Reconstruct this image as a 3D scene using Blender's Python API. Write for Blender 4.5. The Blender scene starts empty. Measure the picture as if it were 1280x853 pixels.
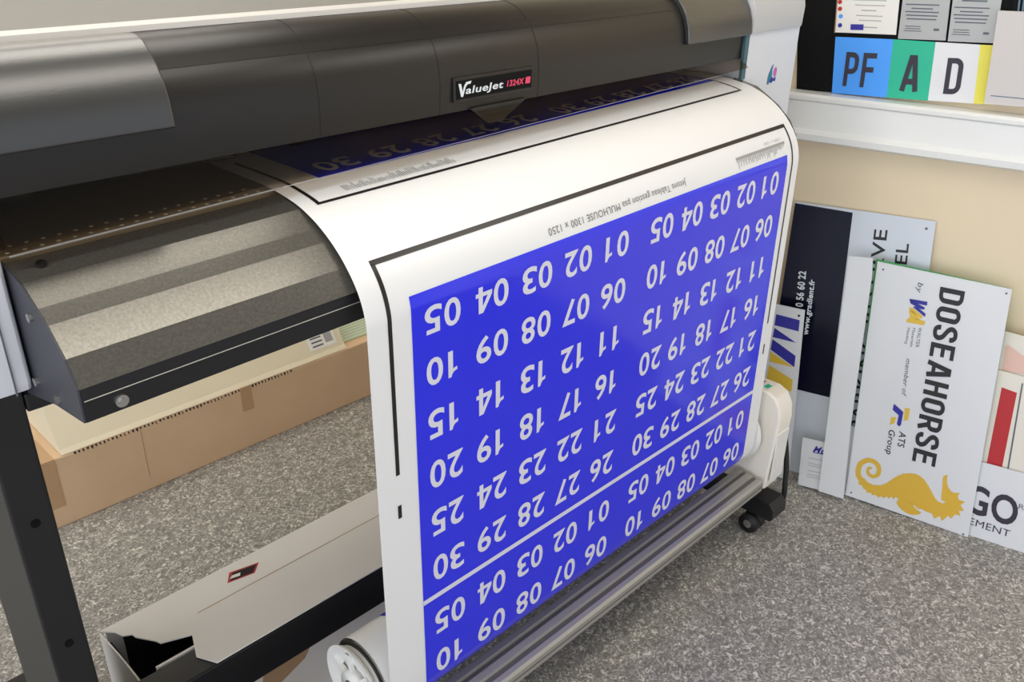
import bpy, bmesh, math, random
from mathutils import Vector, Matrix
random.seed(4)
S = bpy.context.scene
COL = S.collection

# ------------------------------------------------------------------ camera
CAM_H = 1.70
cd = bpy.data.cameras.new('camera'); cam = bpy.data.objects.new('camera', cd); COL.objects.link(cam)
cd.sensor_width = 36.0; cd.lens = 1108.64 / 1280 * 36.0; cd.clip_start = .02
M4 = Matrix(((0.704952, 0.306614, -0.639556, 0), (-0.709154, 0.31995, -0.628278, 0), (0.011987, 0.896449, 0.442985, CAM_H), (0, 0, 0, 1)))
cam.matrix_world = M4
S.camera = cam
cd.dof.use_dof = False

# ------------------------------------------------------------------ world, light, exposure
S.view_settings.view_transform = 'Standard'; S.view_settings.look = 'None'
S.view_settings.gamma = 1.0; S.view_settings.use_curve_mapping = False
S.view_settings.exposure = -0.08
W = bpy.data.worlds.new('daylight'); S.world = W; W.use_nodes = True
bg = W.node_tree.nodes['Background']; bg.inputs[0].default_value = (0.86, 0.91, 1.0, 1); 
wn = W.node_tree; wt = wn.nodes.new('ShaderNodeTexCoord'); ws = wn.nodes.new('ShaderNodeSeparateXYZ'); wr = wn.nodes.new('ShaderNodeMapRange')   # daylight made stronger from the open left side to brighten the sign boards
wn.links.new(wt.outputs['Generated'], ws.inputs[0]); wn.links.new(ws.outputs['X'], wr.inputs['Value'])
wr.inputs['From Min'].default_value = -1; wr.inputs['From Max'].default_value = .15; wr.inputs['To Min'].default_value = 2.7; wr.inputs['To Max'].default_value = .75
wn.links.new(wr.outputs['Result'], bg.inputs[1])
LAMP_STRENGTH = 6.0
CEIL_Z = 2.75
LAMPS = [(.25, 1.71, 2.3, .58), (.30, .47, 2.3, .50), (0.4, 2.80, 2.6, .40), (2.30, -.12, .80, .60)]      # cx, cy, length along x, width; last two added to brighten cartons, boards

# ------------------------------------------------------------------ materials
def lin(c):
    return tuple(((v / 255) / 12.92 if v / 255 <= .04045 else ((v / 255 + .055) / 1.055) ** 2.4) for v in c)
def mat(name, rgb, rough=.5, metal=0.0, spec=.5, coatr=.3, noise=0.0, nscale=30.0, bump=0.0, bscale=200.0, srgb=True, coat=0.0):
    m = bpy.data.materials.new(name); m.use_nodes = True
    nt = m.node_tree; p = nt.nodes['Principled BSDF']
    c = lin(rgb) if srgb else rgb
    p.inputs['Base Color'].default_value = (*c, 1); p.inputs['Roughness'].default_value = rough
    p.inputs['Metallic'].default_value = metal; p.inputs['Specular IOR Level'].default_value = spec
    p.inputs['Coat Weight'].default_value = coat; p.inputs['Coat Roughness'].default_value = coatr
    tc = nt.nodes.new('ShaderNodeTexCoord')
    nz = nt.nodes.new('ShaderNodeTexNoise'); nz.inputs['Scale'].default_value = nscale; nz.inputs['Detail'].default_value = 4
    nt.links.new(tc.outputs['Object'], nz.inputs['Vector'])
    rp = nt.nodes.new('ShaderNodeMapRange'); rp.inputs['To Min'].default_value = 1 - noise; rp.inputs['To Max'].default_value = 1 + noise
    nt.links.new(nz.outputs['Fac'], rp.inputs['Value'])
    mx = nt.nodes.new('ShaderNodeMix'); mx.data_type = 'RGBA'; mx.blend_type = 'MULTIPLY'; mx.inputs['Factor'].default_value = 1
    mx.inputs['A'].default_value = (*c, 1); nt.links.new(rp.outputs['Result'], mx.inputs['B'])
    nt.links.new(mx.outputs['Result'], p.inputs['Base Color'])
    if bump:
        n2 = nt.nodes.new('ShaderNodeTexNoise'); n2.inputs['Scale'].default_value = bscale; n2.inputs['Detail'].default_value = 2
        nt.links.new(tc.outputs['Object'], n2.inputs['Vector'])
        b = nt.nodes.new('ShaderNodeBump'); b.inputs['Strength'].default_value = bump; b.inputs['Distance'].default_value = .002
        nt.links.new(n2.outputs['Fac'], b.inputs['Height']); nt.links.new(b.outputs['Normal'], p.inputs['Normal'])
    return m
def emit(name, rgb, st):
    m = bpy.data.materials.new(name); m.use_nodes = True; nt = m.node_tree
    for n in list(nt.nodes): nt.nodes.remove(n)
    o = nt.nodes.new('ShaderNodeOutputMaterial'); e = nt.nodes.new('ShaderNodeEmission')
    e.inputs[0].default_value = (*rgb, 1); e.inputs[1].default_value = st
    nt.links.new(e.outputs[0], o.inputs[0]); return m
def smoked(name, tint, gl):
    m = bpy.data.materials.new(name); m.use_nodes = True; nt = m.node_tree
    for n in list(nt.nodes): nt.nodes.remove(n)
    o = nt.nodes.new('ShaderNodeOutputMaterial'); t = nt.nodes.new('ShaderNodeBsdfTransparent'); g = nt.nodes.new('ShaderNodeBsdfGlossy')
    t.inputs[0].default_value = (*tint, 1); g.inputs['Roughness'].default_value = .12; g.inputs[0].default_value = (.8, .74, .66, 1)
    mx = nt.nodes.new('ShaderNodeMixShader'); mx.inputs[0].default_value = gl
    nt.links.new(t.outputs[0], mx.inputs[1]); nt.links.new(g.outputs[0], mx.inputs[2]); nt.links.new(mx.outputs[0], o.inputs[0]); return m
def floor_mat():
    m = bpy.data.materials.new('speckled_vinyl'); m.use_nodes = True; nt = m.node_tree; p = nt.nodes['Principled BSDF']
    p.inputs['Roughness'].default_value = .45; p.inputs['Specular IOR Level'].default_value = .35
    tc = nt.nodes.new('ShaderNodeTexCoord')
    nz = nt.nodes.new('ShaderNodeTexNoise'); nz.inputs['Scale'].default_value = 75; nz.inputs['Detail'].default_value = 2.5; nz.inputs['Distortion'].default_value = 1.6
    nt.links.new(tc.outputs['Object'], nz.inputs['Vector'])
    r = nt.nodes.new('ShaderNodeValToRGB'); e = r.color_ramp.elements
    e[0].position = .36; e[0].color = (*lin((118, 115, 110)), 1)
    e[1].position = .68; e[1].color = (*lin((222, 218, 209)), 1)
    a = e.new(.50); a.color = (*lin((146, 143, 137)), 1)
    a = e.new(.58); a.color = (*lin((172, 168, 161)), 1)
    nt.links.new(nz.outputs['Fac'], r.inputs[0]); nt.links.new(r.outputs[0], p.inputs['Base Color']); return m

M = {}
M['floor'] = floor_mat()
M['wall'] = mat('peach_wall_paint', (236, 218, 186), .7, noise=.03, nscale=3)
M['wall_back'] = mat('pale_wall_paint', (205, 200, 190), .8)
M['ceiling'] = mat('ceiling_tile', (150, 148, 142), .9)
M['duct'] = mat('white_plastic_trunking', (236, 236, 232), .35)
M['lampbox'] = mat('lamp_housing', (230, 230, 230), .5)
M['diffuser'] = emit('lamp_diffuser', (1.0, .95, .86), LAMP_STRENGTH)
M['hood'] = mat('smoked_hood_plastic', (27, 24, 22), .34, spec=.5, bump=.05, bscale=260)
M['hoodraised'] = mat('smoked_cover_plastic', (28, 27, 26), .34, spec=1.0, bump=.12, coat=.7, bscale=320)
M['seam'] = mat('hood_seam', (28, 26, 25), .4)
M['lid'] = mat('light_grey_lid', (116, 114, 111), .65)
M['lidedge'] = mat('lid_edge_highlight', (196, 193, 189), .5)  # paler than the lid: the lip's catch of light put into the colour
M['captop'] = mat('housing_top_plastic', (200, 199, 199), .45)
M['shell'] = mat('white_printer_shell', (226, 227, 232), .4)
M['inner'] = mat('dark_interior', (34, 31, 29), .55)
M['platen'] = mat('platen_metal', (150, 136, 112), .45, metal=.2)
M['hole'] = mat('platen_hole', (240, 232, 205), .5)
M['visor'] = smoked('smoked_visor', (.77, .72, .66), .010)
M['teal'] = mat('teal_end_strip', (70, 98, 106), .3)
M['trimline'] = mat('visor_trim', (176, 172, 168), .3, metal=.6)
M['apron'] = mat('grey_hammered_metal', (114, 111, 104), .22, metal=.58, bump=.03, bscale=420, noise=.38, nscale=260)
M['black'] = mat('black_metal', (22, 22, 25), .38)
M['blackside'] = mat('black_side_plate', (58, 59, 66), .5)
M['legm'] = mat('black_leg_paint', (26, 26, 28), .42)
M['chrome'] = mat('screw_steel', (190, 188, 185), .25, metal=.9)
M['rubber'] = mat('black_rubber', (24, 24, 24), .6)
M['alu'] = mat('brushed_aluminium', (176, 173, 166), .38, metal=.45, noise=.04, nscale=60)
M['aludark'] = mat('aluminium_groove', (112, 109, 105), .45, metal=.4)
M['whiteplastic'] = mat('white_plastic', (232, 231, 226), .4)
M['beige'] = mat('beige_plastic', (240, 233, 220), .45)
M['core'] = mat('roll_core_board', (226, 222, 210), .7)
M['paper'] = mat('white_vinyl_sheet', (238, 238, 238), .28, spec=.4)
M['blue'] = mat('blue_ink', (34, 42, 238), .12, spec=.65)
M['ink_w'] = mat('unprinted_white', (225, 225, 236), .28)
M['ink_k'] = mat('black_ink', (30, 26, 26), .3)
M['ink_g'] = mat('grey_ink', (120, 118, 120), .4)
M['card_brown'] = mat('brown_cardboard', (218, 186, 150), .8, noise=.10, nscale=6)
M['card_tape'] = mat('brown_tape', (190, 154, 116), .5)
M['card_cream'] = mat('cream_cardboard', (224, 212, 184), .75, noise=.04, nscale=5)
M['card_white'] = mat('white_cardboard', (240, 234, 226), .75, noise=.05, nscale=5)
M['card_dark'] = mat('dark_shade_and_print', (38, 31, 32), .9)  # carton inside coloured as dark as its shade; also torn edge and print
M['label_w'] = mat('white_label', (235, 232, 225), .5)
M['red'] = mat('red_print', (184, 36, 40), .5)
M['pink'] = mat('pink_print', (226, 188, 172), .5)
M['board'] = mat('white_sign_board', (222, 223, 224), .35)
M['board_b'] = mat('bluish_white_board', (210, 216, 224), .3)
M['board_c'] = mat('cream_sign_board', (228, 222, 208), .4)
M['navy'] = mat('navy_print', (12, 13, 36), .25, spec=.2)
M['green_edge'] = mat('green_sheet', (60, 160, 84), .5)
M['text_k'] = mat('black_lettering', (26, 28, 28), .5)
M['text_g'] = mat('grey_lettering', (92, 96, 106), .5)
M['text_w'] = mat('white_lettering', (225, 232, 235), .5)
M['logo_blue'] = mat('blue_logo', (40, 36, 150), .45)
M['logo_yel'] = mat('yellow_logo', (226, 188, 60), .45)
M['gold'] = mat('gold_print', (222, 178, 56), .45)
M['purple'] = mat('dark_purple_lettering', (48, 42, 56), .5)
M['boardblack'] = mat('black_board', (12, 12, 13), .6, spec=.15)
M['c_blue'] = mat('light_blue_card', (74, 160, 252), .45)
M['c_green'] = mat('green_card', (32, 184, 146), .45)
M['c_yel'] = mat('yellow_card', (236, 226, 84), .45)
M['c_white'] = mat('white_card', (228, 228, 230), .45)
M['silver'] = mat('silver_plaque', (172, 172, 170), .4, metal=.2)
M['panelgrey'] = mat('warm_grey_panel', (206, 200, 196), .5)
M['tan'] = mat('tan_edge', (150, 124, 90), .5)
M['magenta'] = mat('magenta_print', (232, 70, 110), .45)
M['teal_print'] = mat('teal_print', (30, 120, 150), .45)
M['pinkmag'] = mat('pink_magenta_print', (206, 100, 190), .45)
M['map_green'] = mat('pale_green_print', (176, 196, 160), .6)
M['stripe_b'] = mat('blue_grey_stripe', (92, 120, 140), .5)

# ------------------------------------------------------------------ helpers
def tag(o, label, cat, group=None):
    o['label'] = label; o['category'] = cat
    if group: o['group'] = group
    return o
def wloc(o):
    v = Vector((0, 0, 0))
    while o: v = v + o.location; o = o.parent
    return v
def empty(name, loc):
    o = bpy.data.objects.new(name, None); COL.objects.link(o); o.location = loc; o.empty_display_size = .05
    return o
def build(name, bm, mats, parent=None, smooth=None, kind=None, label=None):
    """bm holds world coordinates; the object gets its origin at the base centre"""
    if not isinstance(mats, (list, tuple)): mats = [mats]
    if parent: org = wloc(parent)
    else:
        xs = [v.co for v in bm.verts]
        org = Vector(((min(v.x for v in xs) + max(v.x for v in xs)) / 2, (min(v.y for v in xs) + max(v.y for v in xs)) / 2, min(v.z for v in xs)))
    for v in bm.verts: v.co -= org
    if smooth is not None:
        for e in bm.edges:
            e.smooth = (len(e.link_faces) == 2 and e.calc_face_angle(4) < smooth)
        for f in bm.faces: f.smooth = True
    me = bpy.data.meshes.new(name); bm.to_mesh(me); bm.free()
    for m in mats: me.materials.append(M[m])
    o = bpy.data.objects.new(name, me); COL.objects.link(o)
    if parent: o.parent = parent
    else: o.location = org
    if kind: o['kind'] = kind
    if label: o['label'] = label
    return o
def NB(): return bmesh.new()
def face(bm, pts, mi=0):
    f = bm.faces.new([bm.verts.new(p) for p in pts]); f.material_index = mi; return f
def box(bm, a, b, bev=0.0, mi=0):
    x0, y0, z0 = a; x1, y1, z1 = b
    vs = [bm.verts.new(p) for p in ((x0, y0, z0), (x1, y0, z0), (x1, y1, z0), (x0, y1, z0), (x0, y0, z1), (x1, y0, z1), (x1, y1, z1), (x0, y1, z1))]
    fs = [bm.faces.new([vs[i] for i in q]) for q in ((3, 2, 1, 0), (4, 5, 6, 7), (0, 1, 5, 4), (1, 2, 6, 5), (2, 3, 7, 6), (3, 0, 4, 7))]
    for f in fs: f.material_index = mi
    if bev:
        es = list({e for f in fs for e in f.edges})
        r = bmesh.ops.bevel(bm, geom=es, offset=bev, segments=2, affect='EDGES', profile=.5)
        for f in r['faces']: f.material_index = mi
def prism(bm, prof, x0, x1, dz=None, mi=0, nseg=1):
    """closed (y,z) profile swept along x; dz(x) lifts the section"""
    dz = dz or (lambda x: 0.0)
    rings = []
    for i in range(nseg + 1):
        x = x0 + (x1 - x0) * i / nseg
        rings.append([bm.verts.new((x, y, z + dz(x))) for y, z in prof])
    n = len(prof)
    for a, b in zip(rings, rings[1:]):
        for i in range(n):
            f = bm.faces.new((a[i], a[(i + 1) % n], b[(i + 1) % n], b[i])); f.material_index = mi
    f = bm.faces.new(rings[0][::-1]); f.material_index = mi
    f = bm.faces.new(rings[-1]); f.material_index = mi
    bmesh.ops.recalc_face_normals(bm, faces=bm.faces[:])
def cyl(bm, p0, p1, r0, r1=None, n=32, caps=True, mi=0):
    r1 = r0 if r1 is None else r1
    p0 = Vector(p0); p1 = Vector(p1); ax = (p1 - p0).normalized()
    u = ax.orthogonal().normalized(); v = ax.cross(u)
    A = [bm.verts.new(p0 + (u * math.cos(t) + v * math.sin(t)) * r0) for t in (2 * math.pi * k / n for k in range(n))]
    B = [bm.verts.new(p1 + (u * math.cos(t) + v * math.sin(t)) * r1) for t in (2 * math.pi * k / n for k in range(n))]
    for i in range(n):
        f = bm.faces.new((A[i], A[(i + 1) % n], B[(i + 1) % n], B[i])); f.material_index = mi
    if caps:
        bm.faces.new(A[::-1]).material_index = mi; bm.faces.new(B).material_index = mi
def lathe(bm, c, prof, n=48, mi=0):
    """profile (x along axis, radius) turned round the x axis through c"""
    rings = []
    for x, r in prof:
        rings.append([bm.verts.new((c[0] + x, c[1] + r * math.cos(t), c[2] + r * math.sin(t))) for t in (2 * math.pi * k / n for k in range(n))])
    for a, b in zip(rings, rings[1:]):
        for i in range(n):
            f = bm.faces.new((a[i], a[(i + 1) % n], b[(i + 1) % n], b[i])); f.material_index = mi
    bmesh.ops.recalc_face_normals(bm, faces=bm.faces[:])
def tube(bm, pts, r, n=10):
    pts = [Vector(p) for p in pts]; rings = []
    for i, p in enumerate(pts):
        t = (pts[min(i + 1, len(pts) - 1)] - pts[max(i - 1, 0)]).normalized()
        u = t.orthogonal().normalized() if i == 0 else (rings_u - t * rings_u.dot(t)).normalized()
        rings_u = u; v = t.cross(u)
        rings.append([bm.verts.new(p + (u * math.cos(a) + v * math.sin(a)) * r) for a in (2 * math.pi * k / n for k in range(n))])
    for a, b in zip(rings, rings[1:]):
        for i in range(n): bm.faces.new((a[i], a[(i + 1) % n], b[(i + 1) % n], b[i]))
    bm.faces.new(rings[0][::-1]); bm.faces.new(rings[-1])
def catmull(pts, k=6):
    out = []
    for i in range(len(pts) - 1):
        p0 = Vector(pts[max(i - 1, 0)]); p1 = Vector(pts[i]); p2 = Vector(pts[i + 1]); p3 = Vector(pts[min(i + 2, len(pts) - 1)])
        for j in range(k):
            t = j / k
            out.append(.5 * ((2 * p1) + (p2 - p0) * t + (2 * p0 - 5 * p1 + 4 * p2 - p3) * t * t + (3 * p1 - p0 - 3 * p2 + p3) * t ** 3))
    out.append(Vector(pts[-1])); return out
_tc = {}
def glyphs(body, bold=0.0, shear=0.0, slices=0):
    """flat text outline: (verts, faces) with x from 0, baseline 0, capital height 1"""
    key = (body, bold, shear, slices)
    if key in _tc: return _tc[key]
    c = bpy.data.curves.new('text_outline', 'FONT'); c.body = body; c.offset = bold; c.shear = shear; c.space_character = 1.06; c.resolution_u = 4
    c.dimensions = '2D'; c.fill_mode = 'BOTH'
    o = bpy.data.objects.new('text_outline', c); COL.objects.link(o)
    dg = bpy.context.evaluated_depsgraph_get(); ev = o.evaluated_get(dg); me = ev.to_mesh()
    vs = [(v.co.x, v.co.y) for v in me.vertices]; fs = [tuple(p.vertices) for p in me.polygons]
    ev.to_mesh_clear(); bpy.data.objects.remove(o); bpy.data.curves.remove(c)
    x0 = min(v[0] for v in vs); k = 1 / .70
    vs = [((x - x0) * k, y * k) for x, y in vs]
    w = max(v[0] for v in vs)
    tb = bmesh.new(); q = [tb.verts.new((x, y, 0)) for x, y in vs]
    for f in fs:
        try: tb.faces.new([q[i] for i in f])
        except ValueError: pass
    if slices:
        for i in range(slices): bmesh.ops.bisect_plane(tb, geom=tb.verts[:] + tb.edges[:] + tb.faces[:], plane_co=(0, (i + .5) / slices, 0), plane_no=(0, 1, 0))
    tb.verts.index_update()
    vs = [(v.co.x, v.co.y) for v in tb.verts]; fs = [tuple(v.index for v in f.verts) for f in tb.faces]; tb.free()
    _tc[key] = (vs, fs, w); return _tc[key]
_ONE = [(.27, 0), (.47, 0), (.47, 1), (.345, 1), (.31, .90), (.24, .82), (.10, .78), (.10, .65), (.27, .70)]
_FOUR = ([], [])
for _poly in ([(.40, 0), (.58, 0), (.58, 1), (.40, 1)], [(0, .215), (.40, .215), (.40, .37), (0, .37)], [(.58, .215), (.70, .215), (.70, .37), (.58, .37)], [(0, .37), (.19, .37), (.40, .74), (.40, 1), (.385, 1)]):
    _t = bmesh.new(); _t.faces.new([_t.verts.new((x, y, 0)) for x, y in _poly])
    for _k in range(10): bmesh.ops.bisect_plane(_t, geom=_t.verts[:] + _t.edges[:] + _t.faces[:], plane_co=(0, (_k + .5) / 10, 0), plane_no=(0, 1, 0))
    _t.verts.index_update(); _n = len(_FOUR[0])
    _FOUR[0].extend((v.co.x, v.co.y) for v in _t.verts); _FOUR[1].extend(tuple(v.index + _n for v in f.verts) for f in _t.faces); _t.free()
def put_number(bm, body, fn, mi, bold=.016):
    """two digits of equal width; fn takes (x in capital heights from the left, y)"""
    for i, ch in enumerate(body):
        x0 = i * .76
        if ch == '4':
            vs, fs = _FOUR; k = 1; x0 -= .03
        elif ch == '1':
            tb = bmesh.new(); tb.faces.new([tb.verts.new((x + .08, y, 0)) for x, y in _ONE])
            for k in range(10): bmesh.ops.bisect_plane(tb, geom=tb.verts[:] + tb.edges[:] + tb.faces[:], plane_co=(0, (k + .5) / 10, 0), plane_no=(0, 1, 0))
            bmesh.ops.triangulate(tb, faces=tb.faces[:]); tb.verts.index_update()
            vs = [(v.co.x, v.co.y) for v in tb.verts]; fs = [tuple(v.index for v in f.verts) for f in tb.faces]; tb.free(); k = 1
        else:
            vs, fs, w = glyphs(ch, bold, 0, 10); k = .66 / w
        V = [bm.verts.new(fn(x0 + x * k, y)) for x, y in vs]
        for f in fs:
            try: bm.faces.new([V[j] for j in f]).material_index = mi
            except ValueError: pass
def put_text(bm, body, fn, bold=0.0, shear=0.0, mi=0, slices=0):
    """fn(x/width, y) -> world point"""
    vs, fs, w = glyphs(body, bold, shear, slices)
    V = [bm.verts.new(fn(x / w, y)) for x, y in vs]
    for f in fs:
        try: bm.faces.new([V[i] for i in f]).material_index = mi
        except ValueError: pass

def _arc(cx, cy, r, a0, a1, n=6): return [(cx + r * math.cos(math.radians(a0 + (a1 - a0) * i / n)), cy + r * math.sin(math.radians(a0 + (a1 - a0) * i / n))) for i in range(n + 1)]
def condensed(ch, t):
    """strokes of a narrow bold capital, height 1: list of (points, closed)"""
    h = t / 2; w = .50; r = .17; W_ = w - h
    bar = ([(h, 0), (h, 1)], False)
    if ch == 'D': return w, [([(h, h), (h, 1 - h)] + _arc(W_ - r, 1 - h - r, r, 90, 0) + _arc(W_ - r, h + r, r, 0, -90), True)]
    if ch == 'O': return w, [(_arc(h + r, 1 - h - r, r, 180, 90) + _arc(W_ - r, 1 - h - r, r, 90, 0) + _arc(W_ - r, h + r, r, 0, -90) + _arc(h + r, h + r, r, -90, -180), True)]
    if ch == 'S': return w, [([(q.x, q.y) for q in catmull([(W_, .70, 0), (W_ - .005, .80, 0), (W_ - .07, 1 - h - .02, 0), (w / 2, 1 - h, 0), (h + .06, 1 - h - .03, 0), (h, .80, 0), (h, .70, 0), (h + .06, .60, 0), (w / 2, .51, 0), (W_ - .05, .41, 0), (W_, .29, 0), (W_, .20, 0), (W_ - .06, h + .03, 0), (w / 2, h, 0), (h + .07, h + .02, 0), (h + .005, .20, 0), (h, .30, 0)], 4)], False)]
    if ch == 'E': return w, [bar, ([(h, 1 - h), (w - .03, 1 - h)], False), ([(h, .52), (w - .07, .52)], False), ([(h, h), (w - .03, h)], False)]
    if ch == 'F': return w, [bar, ([(h, 1 - h), (w - .01, 1 - h)], False), ([(h, .52), (w - .07, .52)], False)]
    if ch == 'A': return w + .06, [([(h - .01, 0), (w / 2 - .01, .99)], False), ([(w + .07 - h, 0), (w / 2 + .07, .99)], False), ([(.13, .27), (w - .07, .27)], False), ([(w / 2 - .06, 1 - h), (w / 2 + .12, 1 - h)], False)]
    if ch == 'H': return w, [bar, ([(W_, 0), (W_, 1)], False), ([(h, .52), (W_, .52)], False)]
    bowl = [(h, 1 - h)] + _arc(W_ - r, 1 - h - r, r, 90, 0) + _arc(W_ - r, .44 + r, r, 0, -90) + [(h, .44)]
    if ch == 'P': return w, [bar, (bowl, False)]
    if ch == 'R': return w, [bar, (bowl, False), ([(w * .55, .46), (W_ + .02, 0)], False)]
def put_condensed(bm, body, fn, t=.16, gap=.10):
    """fn(x/width, y) -> world point"""
    x = 0; runs = []
    for ch in body:
        w, st = condensed(ch, t); runs += [([(px + x, py) for px, py in pts], c) for pts, c in st]; x += w + gap
    tot = x - gap
    for ki, (pts, closed) in enumerate(runs):
        n = len(pts); L_ = []; R_s = []
        for i, q in enumerate(pts):
            a = pts[i - 1] if (closed or i) else q; b = pts[(i + 1) % n] if (closed or i < n - 1) else q
            d1 = Vector((q[0] - a[0], q[1] - a[1])); d2 = Vector((b[0] - q[0], b[1] - q[1]))
            d1 = d1.normalized() if d1.length > 1e-9 else d2.normalized(); d2 = d2.normalized() if d2.length > 1e-9 else d1
            m = Vector((-(d1.y + d2.y), d1.x + d2.x)); m.normalize(); k = t / 2 / max(.5, m.dot(Vector((-d1.y, d1.x))))
            L_.append(bm.verts.new(fn((q[0] + m.x * k) / tot, q[1] + m.y * k, ki % 5))); R_s.append(bm.verts.new(fn((q[0] - m.x * k) / tot, q[1] - m.y * k, ki % 5)))
        for i in range(n if closed else n - 1):
            j = (i + 1) % n; bm.faces.new((L_[i], R_s[i], R_s[j], L_[j]))
# ------------------------------------------------------------------ the room
WB = Vector((2.499, .516, 0)); WD = Vector((.20495, -.97877, 0)); WN = Vector((.97877, .20495, 0))   # foot line of the leaning boards, its run and the way into the wall
def wall_pt(u, v, off, lean=0.0, h=0.0):
    a = math.radians(lean); vv = WN * math.sin(a) + Vector((0, 0, math.cos(a)))
    return WB + WN * off + WD * u + vv * v + WD.cross(vv) * h
bm = NB(); box(bm, (-2.2, -2.6, -.05), (4.2, 3.3, 0)); build('floor', bm, 'floor', kind='structure')
bm = NB()
p = [wall_pt(-2.75, 0, .2), wall_pt(3.1, 0, .2), wall_pt(3.1, 0, .3), wall_pt(-2.75, 0, .3)]
lo = [bm.verts.new(q) for q in p]; hi = [bm.verts.new(q + Vector((0, 0, CEIL_Z))) for q in p]
for i in range(4): bm.faces.new((lo[i], lo[(i + 1) % 4], hi[(i + 1) % 4], hi[i]))
bm.faces.new(lo[::-1]); bm.faces.new(hi); bmesh.ops.recalc_face_normals(bm, faces=bm.faces[:])
build('wall_right', bm, 'wall', kind='structure')
bm = NB(); box(bm, (-2.2, 3.2, 0), (2.25, 3.3, CEIL_Z)); build('wall_back', bm, 'wall_back', kind='structure')
bm = NB(); box(bm, (-2.2, -2.6, CEIL_Z), (4.2, 3.3, CEIL_Z + .05)); build('ceiling', bm, 'ceiling', kind='structure')
# cable trunking along the right wall, stepped front with a ledge and a lower lip
bm = NB()
prof = [(.2, 1.073), (.140, 1.073), (.128, 1.080), (.126, 1.098), (.133, 1.106), (.139, 1.110), (.139, 1.188), (.131, 1.194), (.130, 1.204), (.137, 1.211), (.2, 1.211)]
A = [bm.verts.new(wall_pt(-2.3, z, o)) for o, z in prof]; B = [bm.verts.new(wall_pt(2.6, z, o)) for o, z in prof]
for i in range(len(prof)):
    j = (i + 1) % len(prof); bm.faces.new((A[i], A[j], B[j], B[i]))
bm.faces.new(A); bm.faces.new(B[::-1]); bmesh.ops.recalc_face_normals(bm, faces=bm.faces[:])
build('trim_1', bm, 'duct', kind='structure')
for i, (cx, cy, ln, wd) in enumerate(LAMPS):
    t = empty('ceiling_light', (cx, cy, CEIL_Z))
    tag(t, ['long flat ceiling light over the back of the printer', 'long flat ceiling light over the front of the printer', 'narrow flat fill light added by the back wall to brighten the cartons', 'short flat fill light added near the sign boards to brighten them'][i], 'ceiling light')
    bm = NB(); box(bm, (cx - ln / 2 - .02, cy - wd / 2 - .02, CEIL_Z - .05), (cx + ln / 2 + .02, cy + wd / 2 + .02, CEIL_Z - .001), .004); build('housing', bm, 'lampbox', t)
    bm = NB(); box(bm, (cx - ln / 2, cy - wd / 2, CEIL_Z - .056), (cx + ln / 2, cy + wd / 2, CEIL_Z - .0505)); build('diffuser', bm, 'diffuser', t)

# ------------------------------------------------------------------ the printer
PR = empty('large_format_printer', (1.1, 1.45, 0))
tag(PR, 'wide large format printer with smoked hood, white ends and black legs', 'printer')
def lift(x): return .02 * (x - .3)          # the print bed climbs a little towards the far end

# main dark body behind the bed
bm = NB()
prism(bm, [(1.303, 1.500), (1.300, 1.520), (1.84, 1.520), (1.84, 1.10), (1.262, 1.10), (1.262, 1.20), (1.50, 1.215), (1.50, 1.42)], .296, 2.028)
build('body', bm, 'inner', PR)
bm = NB()
prism(bm, [(1.302, 1.5205), (1.302, 1.5305), (1.314, 1.5405), (1.85, 1.5405), (1.85, 1.5205)], .296, 2.028)
build('lid', bm, 'lid', PR)
bm = NB(); prism(bm, [(1.3005, 1.5313), (1.3035, 1.5390), (1.3115, 1.5430), (1.322, 1.5430), (1.322, 1.5406), (1.314, 1.5406), (1.3025, 1.5313)], .296, 2.0285); build('lid_edge', bm, 'lidedge', PR)  # pale strip along the lip, its highlight painted in
# hood shell: curved outer face, hollow behind
out = [(1.200, 1.363), (1.198, 1.390), (1.197, 1.425), (1.201, 1.450), (1.209, 1.472), (1.220, 1.490), (1.232, 1.503), (1.248, 1.516), (1.266, 1.525), (1.284, 1.530), (1.3015, 1.531)]
inn = [(1.3015, 1.521), (1.270, 1.515), (1.245, 1.500), (1.225, 1.478), (1.213, 1.440), (1.211, 1.400), (1.213, 1.363)]
bm = NB(); prism(bm, out + inn, .296, 2.028); build('hood', bm, 'hood', PR, smooth=.5)
def hood_band(x0, x1, k0, k1, t, name, m):
    o = out[k0:k1]; a = []
    for i, (y, z) in enumerate(o):
        q = out[max(k0 + i - 1, 0)]; r = out[min(k0 + i + 1, len(out) - 1)]
        ty, tz = r[0] - q[0], r[1] - q[1]; l = math.hypot(ty, tz); a.append((y - tz / l * t, z + ty / l * t))
    bm = NB(); prism(bm, a + [(y + .0005, z - .0005) for y, z in o[::-1]], x0, x1); return build(name, bm, m, PR, smooth=.6)
for x in (.785, 1.033, 1.283): hood_band(x - .001, x + .001, 0, 11, .0006, 'hood_seam', 'seam')
hood_band(.545, 1.76, 5, 7, .0006, 'crease_line', 'hood')
# bulging cover pieces at both ends, open below
def raised(x0, x1, t):
    sh = [(1.1965, 1.418), (1.1965, 1.424)] + out[3:10]
    a = [(y - .012, z) for y, z in sh[:2]]
    for i in range(3, 10):
        q = out[i - 1]; r = out[i + 1]; ty, tz = r[0] - q[0], r[1] - q[1]; l = math.hypot(ty, tz)
        k = t * min(1, (10 - i) / 3); a.append((out[i][0] - tz / l * k, out[i][1] + ty / l * k))
    bm = NB(); prism(bm, a + [(y + .001, z - .001) for y, z in sh[::-1]], x0, x1)
    o = build('end_cover', bm, 'hoodraised', PR, smooth=.6)
    md = o.modifiers.new('soft_edge', 'BEVEL'); md.width = .004; md.segments = 3; md.limit_method = 'ANGLE'; md.angle_limit = .9
raised(.297, .543, .013); raised(1.762, 2.028, .013)
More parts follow.
